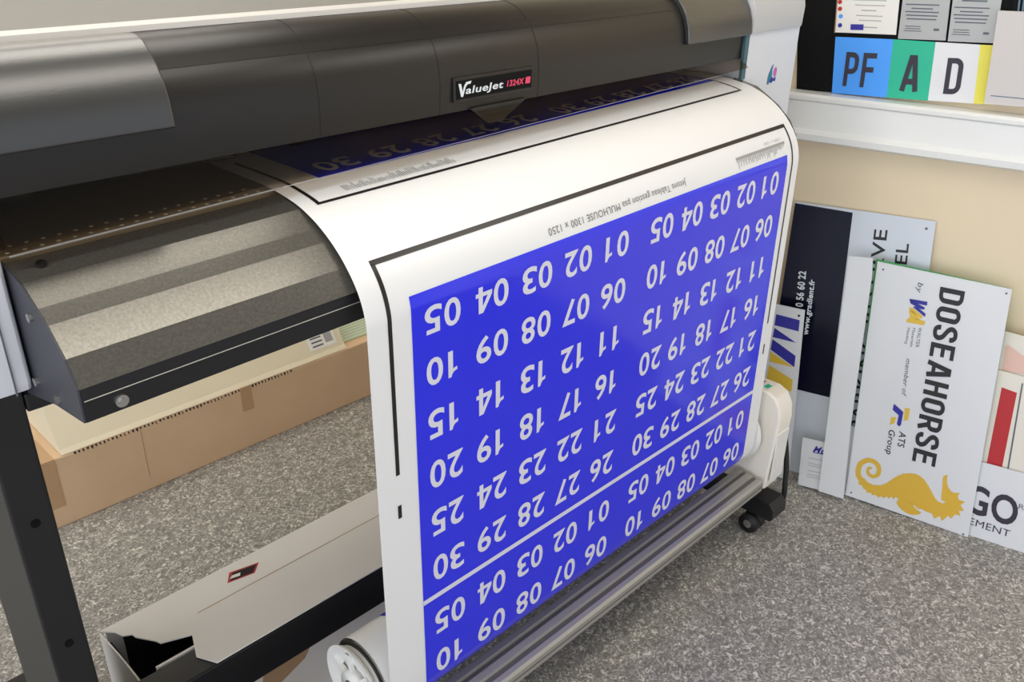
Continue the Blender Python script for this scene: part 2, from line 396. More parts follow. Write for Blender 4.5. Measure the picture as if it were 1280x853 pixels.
# finger pull below the badge
bm = NB(); prism(bm, [(1.199, 1.366), (1.194, 1.366), (1.203, 1.330), (1.209, 1.330)], 1.10, 1.245)
for v in bm.verts:
    if v.co.z < 1.35: v.co.x = 1.155 if v.co.x < 1.17 else 1.19
build('finger_pull', bm, 'seam', PR)
# badge
bm = NB(); box(bm, (1.060, 1.1925, 1.381), (1.262, 1.199, 1.424), .0015); bd = build('name_badge', bm, 'hood', PR)
bm = NB(); box(bm, (1.065, 1.1918, 1.386), (1.257, 1.1926, 1.418)); build('badge_face', bm, 'boardblack', bd)
def fr(x0, z0, x1, h): return lambda t, y: Vector((x0 + (x1 - x0) * t, 1.1912, z0 + h * y))
bm = NB(); put_text(bm, 'alueJet', fr(1.0865, 1.394, 1.181, .0125), .02, .15)
face(bm, [(1.0695, 1.1912, 1.4135), (1.076, 1.1912, 1.4125), (1.0795, 1.1912, 1.399), (1.083, 1.1912, 1.4085), (1.088, 1.1912, 1.4145), (1.101, 1.1912, 1.4155), (1.0985, 1.1912, 1.4105), (1.0915, 1.1912, 1.4105), (1.087, 1.1912, 1.406), (1.0805, 1.1912, 1.390), (1.0755, 1.1912, 1.390)])
build('badge_lettering', bm, 'text_w', bd)
bm = NB(); put_text(bm, '1324X', fr(1.190, 1.3945, 1.236, .0105), .03, .15)
face(bm, [(1.239, 1.1912, 1.394), (1.252, 1.1912, 1.394), (1.2535, 1.1912, 1.406), (1.2405, 1.1912, 1.406)])
build('badge_number', bm, 'magenta', bd)

# print bed, its holes, rollers behind the visor
bm = NB(); prism(bm, [(1.234, 1.262), (1.234, 1.2745), (1.237, 1.2765), (1.499, 1.2765), (1.499, 1.225), (1.262, 1.225), (1.240, 1.262)], .300, 2.026, lift); pl = build('print_bed', bm, 'platen', PR)
for r, yy in enumerate((1.246, 1.272)):
    for k in range(18):
        x = .315 + .022 * k + (.011 if r else 0)
        if x < .69:
            bm = NB(); cyl(bm, (x, yy, 1.2765 + lift(x)), (x, yy, 1.2772 + lift(x)), .0030, n=10); build('vacuum_hole', bm, 'hole', pl)
bm = NB(); prism(bm, [(1.2575, 1.2766), (1.2580, 1.2770), (1.2600, 1.2770), (1.2605, 1.2766)], .302, .70, lift); build('bed_strip', bm, 'tan', pl)
for k in range(11):
    x = .34 + k * .16; z = 1.281 + .035 + lift(x)
    bm = NB(); cyl(bm, (x, 1.355, z + .006), (x + .05, 1.355, z + .006), .016, n=20); ro = build('pinch_roller', bm, 'rubber', PR, smooth=.6)
    bm = NB(); box(bm, (x - .006, 1.345, z + .010), (x + .056, 1.46, z + .045), .004); build('roller_arm', bm, 'inner', ro)
bm = NB(); prism(bm, [(1.40, 1.37), (1.40, 1.41), (1.47, 1.41), (1.47, 1.37)], .30, 2.026); build('carriage_rail', bm, 'alu', PR)
# smoked visor hanging from the hood, lower at the near end
def vz(x): return 1.2955 + (x - .298) * .0268
bm = NB()
V = [(.299, 1.2005, 1.364), (2.02, 1.2005, 1.364), (2.02, 1.179, vz(2.02)), (.299, 1.179, vz(.299))]
A = [bm.verts.new(q) for q in V]; B = [bm.verts.new((x, y + .003, z)) for x, y, z in V]
bm.faces.new(A); bm.faces.new(B[::-1])
for i in range(4): bm.faces.new((A[i], A[(i + 1) % 4], B[(i + 1) % 4], B[i]))
bmesh.ops.recalc_face_normals(bm, faces=bm.faces[:])
build('visor', bm, 'visor', PR)
bm = NB(); tube(bm, [(.299, 1.1775, vz(.299) - .001), (.695, 1.1775, vz(.695) - .001)], .0015, 8); tube(bm, [(.695, 1.1775, vz(.695) - .001), (1.9, 1.1775, vz(1.9) - .001)], .0006, 6); build('visor_edge', bm, 'trimline', PR)
bm = NB(); box(bm, (2.012, 1.190, 1.312), (2.029, 1.198, 1.424)); build('end_strip', bm, 'teal', PR)

# curved front apron: five flats of bent sheet, black lip, side plates
ap = [(1.212, 1.276), (1.155, 1.265), (1.115, 1.2437), (1.090, 1.2290), (1.052, 1.197), (1.030, 1.163)]
lip = [(1.030, 1.147), (1.030, 1.117)]
bk = [(1.036, 1.117), (1.036, 1.160), (1.057, 1.192), (1.094, 1.2230), (1.118, 1.237), (1.157, 1.258), (1.212, 1.268)]
bm = NB(); prism(bm, ap + bk[2:][::1], .300, 2.03, lift); APR = build('front_apron', bm, 'apron', PR)
bm = NB(); prism(bm, [(1.0298, 1.1630), (1.0290, 1.147), (1.0290, 1.117), (1.12, 1.100), (1.255, 1.070), (1.255, 1.078), (1.12, 1.108), (1.036, 1.124), (1.036, 1.1632)], .300, 2.03, lift); LP = build('apron_lip', bm, 'black', PR)
bm = NB(); prism(bm, [(1.0285, 1.1468), (1.0278, 1.146), (1.0285, 1.1452)], .302, 2.03, lift); build('lip_line', bm, 'alu', LP)
side = ap + [(1.030, 1.117), (1.133, 1.101), (1.252, 1.070), (1.225, 1.110), (1.222, 1.276)]
for x in (.297, 2.029):
    bm = NB(); prism(bm, side, x, x + .0028, lift); sp = build('side_plate', bm, 'blackside', PR)
    for y, z in ((1.140, 1.225), (1.185, 1.115), (1.110, 1.118)):
        bm = NB(); cyl(bm, (x, y, z + lift(x)), (x - .005 if x < 1 else x + .008, y, z + lift(x)), .006, n=16); build('screw', bm, 'chrome', sp)
bm = NB(); cyl(bm, (.345, 1.029, 1.132), (.345, 1.024, 1.132), .0085, n=20); cyl(bm, (.345, 1.024, 1.132), (.345, 1.0215, 1.132), .005, n=6); build('thumb_screw', bm, 'chrome', LP)
bm = NB(); cyl(bm, (.335, 1.185, 1.270), (.335, 1.183, 1.2765), .007, n=16); build('screw', bm, 'seam', APR)

# white end housings
capl = [(1.200, 1.100), (1.197, 1.112), (1.195, 1.418), (1.186, 1.424), (1.184, 1.470), (1.190, 1.500), (1.205, 1.524), (1.235, 1.542), (1.275, 1.552), (1.85, 1.556), (1.85, 1.095), (1.215, 1.095)]
bm = NB(); prism(bm, capl, -.17, .2935)
CL = build('end_housing', bm, 'shell', PR, smooth=.7)
md = CL.modifiers.new('soft_edge', 'BEVEL'); md.width = .006; md.segments = 3; md.limit_method = 'ANGLE'; md.angle_limit = 1.2
bm = NB(); box(bm, (.2700, 1.1935, 1.098), (.2715, 1.198, 1.38)); build('panel_gap', bm, 'text_g', CL)
bm = NB(); prism(bm, capl[:3] + [(1.85, 1.418)] + capl[10:], 2.031, 2.283)
CR = build('end_housing', bm, 'shell', PR, smooth=.7)
bm = NB(); prism(bm, [(1.188, 1.4195)] + capl[3:10] + [(1.85, 1.4195)], 2.031, 2.274)
build('housing_top', bm, 'captop', CR, smooth=.7)
# emblem of coloured flame shapes on the right housing
def em(x, z): return (2.150 + (x - 866) / 80 * .042, 1.1942, 1.283 + (718 - z) / 200 * .053)
bm = NB(); face(bm, [em(*q) for q in ((866, 712), (872, 620), (890, 560), (908, 520), (900, 590), (905, 650), (885, 690), (880, 718))]); build('emblem_flame', bm, 'teal_print', CR)
bm = NB(); face(bm, [em(*q) for q in ((918, 580), (935, 560), (946, 590), (944, 640), (930, 655), (916, 625))]); build('emblem_flame', bm, 'pinkmag', CR)
bm = NB(); face(bm, [em(*q) for q in ((882, 690), (905, 650), (925, 672), (944, 650), (942, 700), (920, 690), (905, 712))]); build('emblem_flame', bm, 'logo_blue', CR)

# stand: legs, beams, feet with casters
for x in (.232, 2.10):
    bm = NB(); box(bm, (x, 1.25, .085), (x + .058, 1.53, 1.095), .004); lg = build('leg', bm, 'legm', PR)
    if x < 1:
        for z in (.62, .86):
            bm = NB(); cyl(bm, (x + .03, 1.2505, z), (x + .03, 1.2485, z), .007, n=16); build('bolt_hole', bm, 'boardblack', lg)
for x in (.235, 2.045):
    bm = NB()
    prism(bm, [(.935, .072), (.928, .080), (.928, .108), (.945, .128), (1.80, .128), (1.80, .072)], x, x + .075); ft = build('foot', bm, 'black', PR, smooth=.3)
    for yy in (1.0, 1.72):
        bm = NB(); cyl(bm, (x - .004, yy, .031), (x + .016, yy, .031), .031, n=28); cyl(bm, (x + .024, yy, .031), (x + .044, yy, .031), .031, n=28)
        ca = build('caster', bm, 'rubber', ft, smooth=.6)
        bm = NB(); cyl(bm, (x - .0065, yy, .031), (x + .0465, yy, .031), .013, n=20); build('hub', bm, 'chrome', ca)
        bm = NB(); box(bm, (x + .012, yy - .018, .028), (x + .028, yy + .018, .0715), .003); build('fork', bm, 'black', ca)
bm = NB(); box(bm, (.291, 1.25, 1.040), (2.099, 1.36, 1.069), .003); build('upper_beam', bm, 'black', PR)
bm = NB(); box(bm, (.291, 1.30, .252), (2.099, 1.37, .352), .003); build('cross_beam', bm, 'black', PR)
bm = NB(); box(bm, (.291, 1.16, .150), (2.044, 1.20, .205), .003); build('rear_rail', bm, 'black', PR)
# take-up: grooved aluminium rail, white flanges, core, motor box
bm = NB()
prism(bm, [(.974, .170), (.968, .174), (.968, .202), (.974, .208), (.986, .209), (.989, .204), (1.000, .204), (1.003, .212), (1.020, .2125), (1.024, .205), (1.034, .205), (1.037, .213), (1.052, .213), (1.056, .208), (1.056, .170)], .25, 2.03)
RL = build('take_up_rail', bm, 'alu', PR)
bm = NB(); prism(bm, [(.9885, .2045), (.9885, .2055), (1.0005, .2055), (1.0005, .2045)], .252, 2.028); prism(bm, [(.9675, .186), (.9675, .190), (.969, .190), (.969, .186)], .252, 2.028); prism(bm, [(1.0245, .2055), (1.0245, .2062), (1.0335, .2062), (1.0335, .2055)], .252, 2.028); build('rail_groove', bm, 'aludark', RL)
AX = (1.087, .336)
def flange(x, s, q=1.0):
    bm = NB(); c = (x, AX[0], AX[1])
    lathe(bm, c, [(0, .070 * q), (-.002 * s, .076 * q), (-.012 * s, .084 * q), (-.015 * s, .084 * q), (-.015 * s, .078 * q), (-.006 * s, .067 * q), (-.006 * s, .046 * q), (-.003 * s, .046 * q), (-.002 * s, .068 * q), (0, .070 * q)])
    f = build('roll_flange', bm, 'whiteplastic', PR, smooth=.7)
    bm = NB()
    for k in range(6):
        a = k * math.pi / 3 + .3; d = Vector((0, math.cos(a), math.sin(a))); n = Vector((0, -math.sin(a), math.cos(a))); o = Vector(c) + Vector((-.008 * s, 0, 0)); e = Vector((-.004 * s, 0, 0))
        face(bm, [o + d * .026 + n * .004 - e, o + d * .068 + n * .006 - e, o + d * .068 - n * .006 - e, o + d * .026 - n * .004 - e])
        face(bm, [o + d * .026 + n * .004 + e, o + d * .068 + n * .006 + e, o + d * .068 - n * .006 + e, o + d * .026 - n * .004 + e])
        face(bm, [o + d * .026 + n * .004 - e, o + d * .068 + n * .006 - e, o + d * .068 + n * .006 + e, o + d * .026 + n * .004 + e])
        face(bm, [o + d * .026 - n * .004 - e, o + d * .068 - n * .006 - e, o + d * .068 - n * .006 + e, o + d * .026 - n * .004 + e])
    build('spoke', bm, 'whiteplastic', f)
    bm = NB(); cyl(bm, Vector(c) + Vector((-.020 * s, 0, 0)), Vector(c) + Vector((.0, 0, 0)), .030, n=32); build('flange_hub', bm, 'whiteplastic', f, smooth=.6)
    return f
f1 = flange(.692, 1)
bm = NB(); cyl(bm, (.6715, AX[0], AX[1]), (.671, AX[0], AX[1]), .014, n=20); build('hub_hole', bm, 'text_g', f1)
f2 = flange(2.012, -1, 1.12)
bm = NB(); box(bm, (2.0385, 1.00, .330), (2.0395, 1.025, .337)); build('hub_mark', bm, 'boardblack', f2)
bm = NB(); lathe(bm, (0, AX[0], AX[1]), [(.692, .030), (.692, .072), (2.012, .072), (2.012, .030)]); CO = build('roll_core', bm, 'whiteplastic', PR, smooth=.7)
bm = NB(); lathe(bm, (0, AX[0], AX[1]), [(.6985, .0722), (.6985, .0805), (.7020, .0805), (.7020, .0722)]); build('core_ring', bm, 'rubber', CO)
bm = NB()
mp = [(1.120, .160), (.985, .160), (.967, .172), (.955, .400), (.960, .440), (.978, .470), (1.005, .482), (1.120, .482)]
prism(bm, mp, 2.045, 2.118); MB_ = build('take_up_motor', bm, 'beige', PR, smooth=.5)
md = MB_.modifiers.new('soft_edge', 'BEVEL'); md.width = .006; md.segments = 3; md.limit_method = 'ANGLE'; md.angle_limit = .9
bm = NB(); box(bm, (2.050, .9545, .20), (2.113, .9590, .36), .001); build('motor_panel', bm, 'whiteplastic', MB_)
bm = NB()
V = [(2.055, 1.0, .4845), (2.108, 1.0, .4845), (2.108, 1.055, .4845), (2.055, 1.055, .4845)]
box(bm, (2.053, 1.008, .4822), (2.110, 1.060, .4828)); st = build('motor_sticker', bm, 'label_w', MB_)
bm = NB(); face(bm, [(2.062, 1.015, .4832), (2.085, 1.012, .4832), (2.088, 1.028, .4832), (2.066, 1.030, .4832)]); build('sticker_mark', bm, 'c_green', st)
bm = NB(); face(bm, [(2.075, 1.040, .4832), (2.098, 1.040, .4832), (2.096, 1.052, .4832), (2.078, 1.052, .4832)]); build('sticker_mark', bm, 'red', st)
# ------------------------------------------------------------------ the printed sheet
path = [(1.49, 1.316), (1.40, 1.316), (1.32, 1.316), (1.25, 1.3155), (1.20, 1.311), (1.15, 1.3015), (1.10, 1.281), (1.054, 1.2485), (1.018, 1.205), (1.002, 1.160), (1.0, 1.11), (1.0, 1.0), (1.0, .8), (1.0, .6), (1.0, .45), (1.0, .38)]
pp = [(v.x, v.y) for v in catmull([(a, b, 0) for a, b in path], 10)]
R_ = .087
for k in range(1, 73):
    a = math.pi + k * math.radians(5.2); r = R_ - .00008 * k; pp.append((AX[0] + r * math.cos(a), AX[1] + r * math.sin(a)))
SL = [0.0]
for a, b in zip(pp, pp[1:]): SL.append(SL[-1] + math.hypot(b[0] - a[0], b[1] - a[1]))
def prof_at(s):
    s = min(max(s, 0), SL[-1] - 1e-6); lo, hi = 0, len(SL) - 1
    while hi - lo > 1:
        m = (lo + hi) // 2
        if SL[m] <= s: lo = m
        else: hi = m
    t = (s - SL[lo]) / (SL[hi] - SL[lo]); a, b = pp[lo], pp[hi]
    dy, dz = b[0] - a[0], b[1] - a[1]; l = math.hypot(dy, dz)
    return a[0] + dy * t, a[1] + dz * t, dz / l, -dy / l         # y, z, outward normal (ny, nz)
def s_of(test):
    for i in range(len(pp) - 1):
        if test(*pp[i + 1]): return SL[i + 1]
def s_z(z):
    i = next(i for i in range(len(pp) - 1) if pp[i + 1][1] <= z and pp[i][0] < 1.06); a, b = pp[i], pp[i + 1]
    return SL[i] + (a[1] - z) / (a[1] - b[1]) * (SL[i + 1] - SL[i])
def s_y(y):
    i = next(i for i in range(len(pp) - 1) if pp[i + 1][0] <= y); a, b = pp[i], pp[i + 1]
    return SL[i] + (a[0] - y) / (a[0] - b[0]) * (SL[i + 1] - SL[i])
def sheet(x, s, h=0.0):
    y, z, ny, nz = prof_at(s)
    w = min(1, max(0, (z - .95) / .25)); w = w * w * (3 - 2 * w)
    return Vector((x, y + ny * h, z + nz * h + .02 * (x - 2.0) * w))
PX0, PX1 = .705, 2.003
bm = NB()
xs = [PX0 + (PX1 - PX0) * i / 12 for i in range(13)]
rows = [[bm.verts.new(sheet(x, s)) for x in xs] for s in SL]
for a, b in zip(rows, rows[1:]):
    for i in range(12): bm.faces.new((a[i], a[i + 1], b[i + 1], b[i])).smooth = True
def patch(x0, x1, s0, s1, mi, h=.0006, nx=None):
    """a rectangle of ink that follows the curve of the sheet"""
    cuts = sorted({s0, s1} | {s for s in SL if s0 < s < s1}); n = nx or max(1, int((x1 - x0) / .1))
    R = [[bm.verts.new(sheet(x0 + (x1 - x0) * i / n, s, h)) for i in range(n + 1)] for s in cuts]
    for a, b in zip(R, R[1:]):
        for i in range(n):
            f = bm.faces.new((a[i], a[i + 1], b[i + 1], b[i])); f.material_index = mi; f.smooth = True
def words(body, x0, x1, s_base, h, mi, bold=0.0, hh=.0012):
    """upside-down writing: starts at the larger x, capitals reach down the sheet"""
    put_text(bm, body, lambda t, y: sheet(x1 - (x1 - x0) * t, s_base + h * y, hh), bold, 0, mi, 10 if h > .03 else 3)
SB = s_z(1.171); BX0, BX1 = .791, 1.948
patch(BX0, BX1, SB, SL[-1], 1)
cols = [.856, .968, 1.080, 1.191, 1.303, 1.452, 1.559, 1.666, 1.772, 1.876]
zr = [1.113, 1.005, .900, .797, .693, .588, .457, .355]
def number_row(s_mid, first):
    for k, x in enumerate(cols):
        n = first + 4 - k % 5
        put_number(bm, '%02d' % n, lambda u, y: sheet(x + (.71 - u) * .0545, s_mid + (y - .5) * .0545, .0012), 2)
for i, z in enumerate(zr): number_row(s_z(z), (1, 6, 11, 16, 21, 26, 1, 6)[i])
patch(BX0, BX1, s_z(.531), s_z(.520), 2, .0011)
s7 = s_z(.457)
# frame of this label
sF = s_y(1.037); FX0, FX1 = .7485, 1.972
patch(FX0 - .004, FX1 + .003, sF - .0045, sF + .0045, 3)
patch(FX0 - .004, FX0 + .004, sF, s_z(.835), 3, nx=1); patch(FX0 - .004, FX0 + .004, s_z(.773), s_z(.746), 3, nx=1)
patch(FX1 - .003, FX1 + .003, sF, s_z(.72), 3, nx=1); patch(FX1 - .003, FX1 + .003, s_z(.66), s_z(.63), 3, nx=1)
words('Jetons Tableau gestion psa MULHOUSE 1300 x 1250', 1.118, 1.540, s_z(1.1965), .0135, 4)
def comb(x0, x1, s0, s1, up):
    if up: patch(x0, x1, s0, s0 + .006, 5)
    n = int((x1 - x0) / .0052)
    for i in range(n):
        w = .0016 + .0012 * random.random(); l = (s1 - s0) * random.choice((.45, .6, .85, 1.0)); x = x0 + i * .0052
        patch(x, x + w, s0 if up else s1 - l, s0 + l if up else s1, 5, .0008, 1)
comb(1.735, 1.945, s_y(1.0165), s_z(1.178), True)
words('1300 x 1250', 1.86, 1.93, s_y(1.022), .006, 5)
# the next label behind: frame corner, comb, blue field with its last row of numbers
sN = s_y(1.150)
patch(.733, 1.950, sN - .0032, sN + .0032, 3)
patch(.733, .740, s_y(1.40), sN, 3, nx=1); patch(1.944, 1.950, s_y(1.40), sN, 3, nx=1)
comb(.800, 1.040, s_y(1.186), s_y(1.163), False)
patch(BX0, BX1, 0.03, s_y(1.226), 1)
number_row(s_y(1.272), 26)
SH = build('printed_sheet', bm, ['paper', 'blue', 'ink_w', 'ink_k', 'ink_g', 'silver'])
tag(SH, 'white sheet printed with upside-down numbers on a bright blue field, hanging from the printer', 'print')

# ------------------------------------------------------------------ cartons and cable on the floor
CB = empty('brown_carton', (1.3, 2.66, 0))
tag(CB, 'long brown cardboard carton lying on the floor behind the printer', 'carton')
bm = NB(); box(bm, (.560, 2.455, .0), (2.05, 2.85, .232), .004); build('carton_body', bm, 'card_brown', CB)
bm = NB(); box(bm, (.5585, 2.4535, .07), (.605, 2.60, .2333)); build('tape', bm, 'card_tape', CB)
bm = NB(); box(bm, (1.205, 2.4535, .145), (1.245, 2.46, .2330)); build('tape', bm, 'card_tape', CB)
bm = NB(); box(bm, (.86, 2.4540, .05), (.862, 2.456, .22)); build('fold_line', bm, 'card_tape', CB)
CC = empty('cream_carton', (1.1, 2.60, .2335))
tag(CC, 'long cream box with a sloping side lying on top of the brown carton', 'carton')
bm = NB(); prism(bm, [(2.457, .234), (2.470, .246), (2.550, .370), (2.735, .370), (2.775, .234)], .628, 1.640); build('carton_body', bm, 'card_cream', CC)
def cc(x, y, h=.001):
    t = (y - 2.470) / .08; return Vector((x, y - .84 * h, .246 + t * .124 + .54 * h))
bm = NB(); face(bm, [cc(1.50, 2.478), cc(1.615, 2.478), cc(1.615, 2.527), cc(1.50, 2.527)]); lb = build('address_label', bm, 'label_w', CC)
bm = NB()
for k in range(5): face(bm, [cc(1.515, 2.483 + k * .008, .0018), cc(1.560, 2.483 + k * .008, .0018), cc(1.560, 2.486 + k * .008, .0018), cc(1.515, 2.486 + k * .008, .0018)])
for k in range(8): face(bm, [cc(1.572 + k * .004, 2.485, .0018), cc(1.574 + k * .004, 2.485, .0018), cc(1.574 + k * .004, 2.510, .0018), cc(1.572 + k * .004, 2.510, .0018)])
build('label_print', bm, 'text_g', lb)
bm = NB()
for k in range(60):
    x = .66 + k * .0125; face(bm, [(x, 2.4540, .2325), (x + .003 + .006 * random.random(), 2.4540, .2325), (x + .006, 2.4545, .225 - .008 * random.random()), (x + .001, 2.4542, .226)])
build('torn_edge', bm, 'card_dark', CC)
bm = NB(); box(bm, (1.655, 2.50, .2325), (1.86, 2.66, .2360), .001); mp_ = build('folded_map', bm, 'map_green')
tag(mp_, 'pale green folded print lying on the brown carton beside the cream box', 'folded print')
bm = NB()
for k in range(7): face(bm, [(1.665, 2.51 + .02 * k, .2364), (1.85, 2.515 + .02 * k, .2364), (1.85, 2.519 + .02 * k, .2364), (1.665, 2.514 + .02 * k, .2364)])
build('map_lines', bm, 'ink_w', mp_)
# torn white roll carton behind the cross beam, its front flap folded over the beam
WC = empty('white_carton', (1.0, 1.5, 0))
tag(WC, 'long white cardboard carton with a torn open end, its flap over the black cross beam', 'carton')
X0, X1 = .392, 1.95
bm = NB()
torn = [(X0 - .010, 1.545), (X0 + .012, 1.520), (X0 + .018, 1.500), (X0 + .034, 1.490), (X0 + .036, 1.478), (X0 + .060, 1.440), (X0 + .064, 1.428), (X0 + .120, 1.405)]
tp = torn + [(X0 + .098, 1.345), (X0 + .120, 1.302), (X1, 1.302), (X1, 1.545)]
lo = [bm.verts.new((x, y, .3535)) for x, y in tp]; hi = [bm.verts.new((x, y, .3565)) for x, y in tp]
bm.faces.new(hi); bm.faces.new(lo[::-1])
for i in range(len(tp)): bm.faces.new((lo[i], lo[(i + 1) % len(tp)], hi[(i + 1) % len(tp)], hi[i]))
bmesh.ops.recalc_face_normals(bm, faces=bm.faces[:])
top = build('lid_panel', bm, 'card_white', WC)
bm = NB(); box(bm, (X0 + .03, 1.375, 0), (X1, 1.379, .3530)); build('front_panel', bm, 'card_white', WC)
bm = NB(); face(bm, [(.62, 1.3742, .10), (.74, 1.3742, .15), (.80, 1.3742, .24), (.76, 1.3742, .27), (.70, 1.3742, .22), (.64, 1.3742, .20)]); build('brown_stain', bm, 'card_tape', WC)
bm = NB(); box(bm, (X0, 1.541, 0), (X1, 1.545, .3530)); build('rear_panel', bm, 'card_white', WC)
bm = NB(); box(bm, (X0 + .02, 1.380, 0), (X1, 1.540, .004)); build('bottom_panel', bm, 'card_dark', WC)  # inside floor takes the same shade-dark colour
bm = NB(); box(bm, (X0 + .03, 1.5385, .0045), (X0 + .6, 1.5405, .3530)); box(bm, (X0 + .03, 1.3795, .0045), (X0 + .6, 1.3810, .3530)); box(bm, (X0 + .60, 1.3795, .0045), (X0 + .604, 1.5405, .3530)); box(bm, (X0 + .003, 1.3785, .0045), (X0 + .006, 1.5405, .32)); build('inner_shade', bm, 'card_dark', WC)  # dark sheets added inside, standing for the shade in the open carton
bm = NB()
q = [(X0 - .008, 1.545, .350), (X0 - .006, 1.500, .350), (X0 - .004, 1.470, .347), (X0 - .002, 1.440, .341), (X0, 1.400, .334), (X0, 1.376, .330), (X0, 1.376, 0), (X0 - .008, 1.545, 0)]
A = [bm.verts.new(p) for p in q]; B = [bm.verts.new((x - .003, y, z)) for x, y, z in q]
bm.faces.new(A); bm.faces.new(B[::-1])
for i in range(len(q)): bm.faces.new((A[i], A[(i + 1) % len(q)], B[(i + 1) % len(q)], B[i]))
bmesh.ops.recalc_face_normals(bm, faces=bm.faces[:]); build('end_flap', bm, 'card_white', WC)
bm = NB(); face(bm, [(.55, 1.452, .3568), (1.94, 1.452, .3568), (1.94, 1.4545, .3568), (.55, 1.4545, .3568)]); build('crease', bm, 'card_tape', top)
bm = NB(); face(bm, [(.640, 1.492, .3568), (.700, 1.480, .3568), (.725, 1.505, .3568), (.660, 1.520, .3568)]); lb = build('carton_label', bm, 'red', top)
bm = NB(); face(bm, [(.648, 1.494, .3571), (.698, 1.484, .3571), (.718, 1.503, .3571), (.664, 1.514, .3571)]); build('label_print', bm, 'card_dark', lb)
bm = NB(); face(bm, [(.650, 1.500, .3573), (.672, 1.494, .3573), (.678, 1.503, .3573), (.660, 1.507, .3573)]); build('label_mark', bm, 'label_w', lb)
# cable hanging behind the motor
bm = NB()
tube(bm, catmull([(2.1400, 1.06, .31), (2.152, 1.035, .350), (2.175, 1.01, .335), (2.190, .99, .24), (2.18, .97, .15), (2.165, .97, .05), (2.165, 1.08, .012), (2.168, 1.30, .010)], 8), .008, 12)
tag(build('power_cable', bm, 'rubber', smooth=1.0), 'black cable looping from the beige motor box down to the floor', 'cable')

